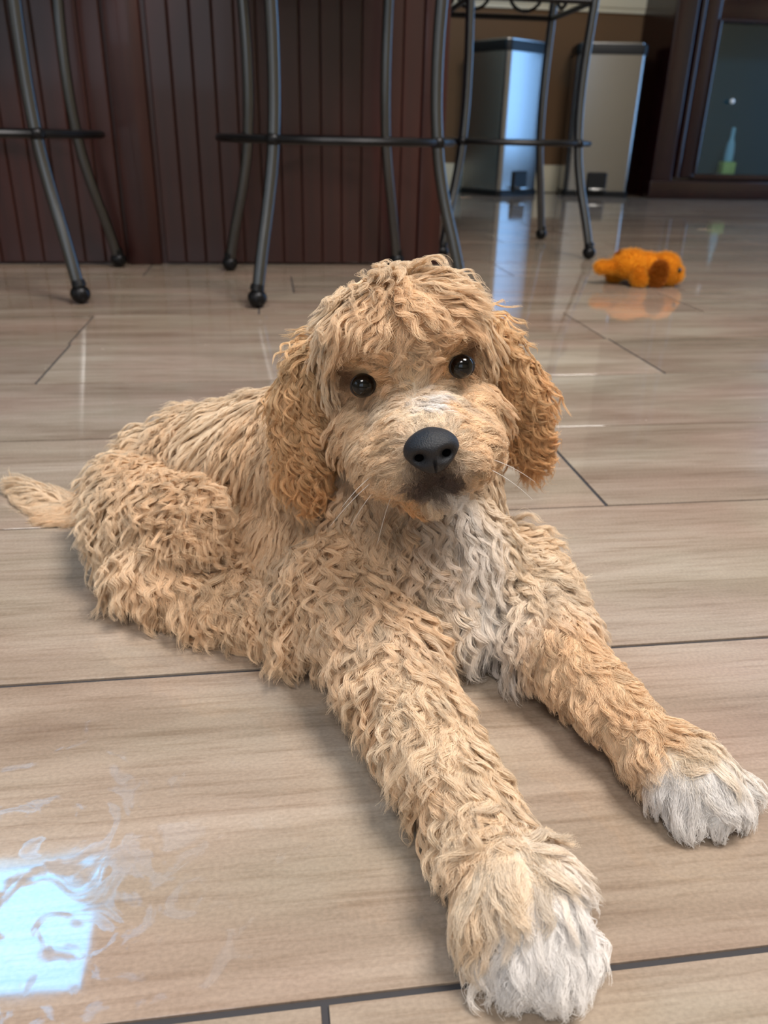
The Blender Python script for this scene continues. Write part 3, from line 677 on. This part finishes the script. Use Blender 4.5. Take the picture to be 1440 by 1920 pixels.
def grow(p, n, ng, fld, clump=.78, rad=.00011, frizz=.0005):
    """locks: every hair follows the nearest of ng guide hairs, closing up towards the tip"""
    N_ = len(p); gi = rng.choice(N_, ng, replace=False)
    kd = KDTree(ng)
    for k, i in enumerate(gi): kd.insert(p[i], k)
    kd.balance()
    near = np.array([kd.find(q)[1] for q in p])
    gp, gn = p[gi], n[gi]
    d, num, col, part = fld(gp)
    nz = rng.normal(0, .13, (ng, 3)) + .55*np.array([noise.noise_vector(Vector(q)*38) for q in gp]); d = d/np.linalg.norm(d, axis=1)[:, None] + nz*np.clip(num[:, 0:1]/.018, .2, 1)
    d -= gn*(d*gn).sum(1)[:, None]*1.0; d /= np.linalg.norm(d, axis=1)[:, None]+1e-9
    Ln = num[:, 0]*rng.uniform(.75, 1.15, ng); lift = num[:, 1]*rng.uniform(.6, 1.3, ng); amp = num[:, 2]*rng.uniform(.5, 1.3, ng); wl = num[:, 3]*rng.uniform(.75, 1.35, ng)
    side = np.cross(gn, d); s = np.linspace(0, 1, NS)
    ph = rng.normal(0, .7, ng) + 9*np.array([noise.noise(Vector(q)*45 + Vector((9, 3, 1))) for q in gp])
    S = s[None, :, None]; th = 2*np.pi*Ln[:, None]*s[None]/wl[:, None] + ph[:, None]
    env = np.clip(s*2.2, 0, 1)[None]
    G_ = d[:, None]*(Ln[:, None, None]*S*(1-.12*lift[:, None, None])) + gn[:, None]*(Ln*lift)[:, None, None]*(S - .62*S**2) \
        + np.array([0, 0, -1.])*(Ln*.14)[:, None, None]*S**2
    off = side[:, None]*((np.sin(th)-np.sin(ph)[:, None])*env*amp[:, None])[..., None] + gn[:, None]*((np.cos(th)*.55+.35)*env*amp[:, None])[..., None] \
        + d[:, None]*((np.cos(th*1.0+.6)*.5)*env*amp[:, None])[..., None]
    G_ = G_ + off
    # neighbouring locks lean together into broader curls
    sg = rng.choice(ng, max(2, ng//9), replace=False); k2 = KDTree(len(sg))
    for k, i in enumerate(sg): k2.insert(gp[i], k)
    k2.balance(); sn = sg[np.array([k2.find(q)[1] for q in gp])]
    G_ = G_ + (gp[sn]-gp)[:, None]*(.5*S**.9) + .35*(G_[sn]-G_)*S
    # children
    lf = rng.uniform(.72, 1.05, N_); fly = rng.random(N_) < .11
    idx = near; cl = np.where(fly, .15, clump*rng.uniform(.75, 1.1, N_))*np.clip(Ln[idx]/.011, .2, 1)
    t = s[None]*lf[:, None]*(NS-1); i0 = np.clip(t.astype(int), 0, NS-2); fr = (t-i0)[..., None]
    base = G_[idx[:, None], i0]*(1-fr) + G_[idx[:, None], i0+1]*fr
    delta = (p - gp[idx])
    cs = np.clip(cl[:, None]*(s[None]**.75), 0, .97)[..., None]
    pts = gp[idx][:, None] + base + delta[:, None]*(1-cs)
    sd = side[idx]; ph2 = rng.uniform(0, 6.28, (N_, 1)); fq = rng.uniform(2, 5, (N_, 1))
    pts += sd[:, None]*((np.sin(fq*s[None]*3.1+ph2)-np.sin(ph2))*frizz*s[None]*np.where(fly, 3., 1.)[:, None])[..., None]
    pts += n[:, None]*(np.sin(fq*s[None]*2.3+ph2*1.7)*frizz*s[None])[..., None]
    zf = rng.uniform(.0006, .0055, N_)[:, None]
    pts[..., 2] = np.where(pts[..., 2] < zf, zf + (pts[..., 2]-zf)*.08, pts[..., 2]); pts[..., 2] = np.maximum(pts[..., 2], .0005)
    tint = col[idx]*(1+rng.normal(0, .12, ng))[idx][:, None]*(1+rng.normal(0, .10, N_))[:, None]
    tint = tint/np.maximum(1, tint.max(1)/.93)[:, None]
    rd = rad*np.where(s < .5, 1, 1-(s-.5)*1.3)[None]*rng.uniform(.75, 1.2, N_)[:, None]
    return pts, rd, tint, part[idx]
def clear_eyes(p, pts, rd, tint, part):
    keep = np.ones(len(p), bool)
    for e in eyes_np: keep &= (np.linalg.norm(pts - e, axis=2).min(1) > .0062) 
    for e in EYE: keep &= np.linalg.norm(p-np.array(e), axis=1) > .0076
    keep &= (np.linalg.norm(pts - nose_np, axis=2).min(1) > .0105)
    return pts[keep], rd[keep], tint[keep], part[keep]
def dens(c, nn):
    nn = nn/np.linalg.norm(nn, axis=1)[:, None]; v = CAMP - c; v /= np.linalg.norm(v, axis=1)[:, None]
    f = np.clip((nn*v).sum(1)*1.6+.75, .18, 1.0)
    hd_ = np.linalg.norm(c - HO, axis=1) < .085
    front = np.linalg.norm(c - np.array(hp(0, .06, -.03)), axis=1) < .045
    return f*(1+.7*hd_+1.0*front+.8*(c[:, 0] < -.125))
P0, N0 = sample(body.data, 230000, dens)
pts, rd, tint, part = clear_eyes(P0, *grow(P0, N0, 7000, field, clump=.72, rad=.00009))
def short(p):
    d, num, col, part = field(p); num = num.copy(); num[:, 0] = num[:, 0]*.45 + .001; num[:, 2] *= .3; num[:, 1] *= .8
    return d, num, col*.9, part
P2, N2 = sample(body.data, 90000, dens)
u_ = clear_eyes(P2, *grow(P2, N2, 9000, short, clump=.3, rad=.0001))
pts, rd, tint, part = (np.concatenate([a, b]) for a, b in zip((pts, rd, tint, part), u_))
# skin pigment follows the coat
def paint(me, f, k=.62):
    V_ = np.empty(len(me.vertices)*3); me.vertices.foreach_get('co', V_); V_ = V_.reshape(-1, 3)
    c = np.concatenate([f(V_[i:i+4000])[2] for i in range(0, len(V_), 4000)])*k
    a = me.attributes.new('tint', 'FLOAT_COLOR', 'POINT'); a.data.foreach_set('color', np.concatenate([c, np.ones((len(c), 1))], 1).astype(np.float32).ravel())
sat = N(skin, 'ShaderNodeAttribute'); sat.attribute_name = 'tint'; L(skin, sat.outputs['Color'], BS(skin).inputs['Base Color'])
paint(body.data, field)
for k, nm in enumerate(parts):
    q = part == k
    if q.any(): add_curves(nm, pts[q], rd[q], tint[q], body)
def ear_field(side):
    def f(p):
        n_ = len(p); zt = np.clip((p[:, 2].max()-p[:, 2])/(np.ptp(p[:, 2])+1e-6), 0, 1)
        out = HX*side; d = np.array([0, 0, -1.])[None] + out[None]*(.15+.25*zt[:, None])*(1 if side > 0 else .4)
        num = np.stack([.024+.008*zt, .4+0*zt, .0024+.0010*zt, .0125+0*zt], 1)
        c = np.array(lin((236, 204, 162)))[None]*(1-zt[:, None]) + np.array(lin((228, 184, 134)))[None]*zt[:, None]
        return d, num, c, np.zeros(n_, int)
    return f
for e, sd_ in zip(ears, (-1, 1)):
    P1, N1 = sample(e.data, 26000); f_ = ear_field(sd_); paint(e.data, f_, .6)
    a_, b2, c2, _ = grow(P1, N1, 900, f_, clump=.75, rad=.00009); add_curves('ear_fur', a_, b2, c2, e)
# whiskers
wp = []
for (x, y, z), d in (((-.026, .060, -.040), (-.9, .1, -.45)), ((-.025, .058, -.044), (-.8, .1, -.55)), ((-.024, .062, -.036), (-.9, .3, -.3)), ((.026, .060, -.040), (.9, .1, -.4)), ((.025, .062, -.044), (.8, .2, -.5)), ((-.02, .056, -.05), (-.5, .2, -.8))):
    s = np.linspace(0, 1, NS)[:, None]; ln = rng.uniform(.018, .028)
    wp.append(np.array(hp(x, y, z)) + np.array(hd(*d))*s*ln + np.array([0, 0, -.006])*s**2)
wp = np.array(wp); add_curves('whiskers', wp, np.tile(np.linspace(.00014, .00005, NS), (len(wp), 1)), np.tile(np.array([[.9, .88, .84]]), (len(wp), 1)), pup)

# ================================================================== the plush toy
toy = empty('plush_toy', (0.7468, 1.5972, 0.0), 'small orange plush animal toy lying on the floor right of the stools', 'toy', None, -PSI)
plush = mat('orange_plush', (222, 146, 34), rough=.95, spec=.1); plush_d = mat('brown_orange_plush', (122, 66, 10), rough=.95, spec=.1); black = mat('black_bead', (6, 6, 6), rough=.2)
def fuzz(o, n, ln, col):
    p, q = sample(o.data, n); r = q + rng.normal(0, .45, q.shape); s = np.linspace(0, 1, 4)[None, :, None]
    pts = p[:, None] + r[:, None]*s*ln*rng.uniform(.6, 1.2, (n, 1, 1)); pts[..., 2] = np.maximum(pts[..., 2], .0004)
    add_curves('pile', pts, np.full((n, 4), .00022), np.clip(np.array(lin(col))[None]*rng.uniform(.8, 1.2, (n, 1)), 0, .95), o)
def plush_part(name, balls, m, col, n, smooth=4):
    bm = bmesh.new()
    for c, r in balls: add_ball(bm, c, r, 18, 12)
    o = remeshed(name, bm, .0022, smooth, m, toy); fuzz(o, n, .004, col); return o
ORC = (236, 168, 52)
plush_part('body', [((-.014, 0, .040), (.040, .030, .027)), ((.02, 0, .036), (.03, .027, .026))], plush, ORC, 9000)
plush_part('leg', [((-.04, -.004, .036), (.024, .014, .013)), ((-.062, -.006, .034), (.022, .012, .011)), ((-.076, -.006, .034), (.014, .012, .011))], plush, ORC, 5000)
plush_part('leg', [((-.006, -.024, .024), (.014, .012, .016)), ((-.002, -.028, .014), (.015, .012, .0125))], plush, ORC, 4000)
plush_part('leg', [((-.03, .022, .022), (.016, .012, .014)), ((-.04, .026, .012), (.016, .012, .011))], plush, ORC, 3000)
plush_part('head', [((.052, -.002, .033), (.031, .029, .030)), ((.074, -.006, .025), (.015, .018, .017)), ((.066, -.004, .018), (.018, .018, .0145))], plush, ORC, 8000)
plush_part('ear', [((.034, -.030, .032), (.017, .007, .020)), ((.030, -.031, .020), (.018, .007, .018))], plush_d, (176, 104, 34), 4000)
plush_part('ear', [((.066, .018, .050), (.012, .006, .011)), ((.072, .022, .044), (.010, .006, .012))], plush_d, (176, 104, 34), 2000)
plush_part('tail', [((-.040, .004, .056), (.007, .006, .008))], plush_d, (176, 104, 34), 800)
bm = bmesh.new(); add_ball(bm, (.0755, -.0235, .034), .0052, 16, 12); obj('eye', bm, black, toy)
bm = bmesh.new(); add_ball(bm, (.0895, -.006, .030), (.004, .006, .004), 16, 12); obj('nose', bm, black, toy)
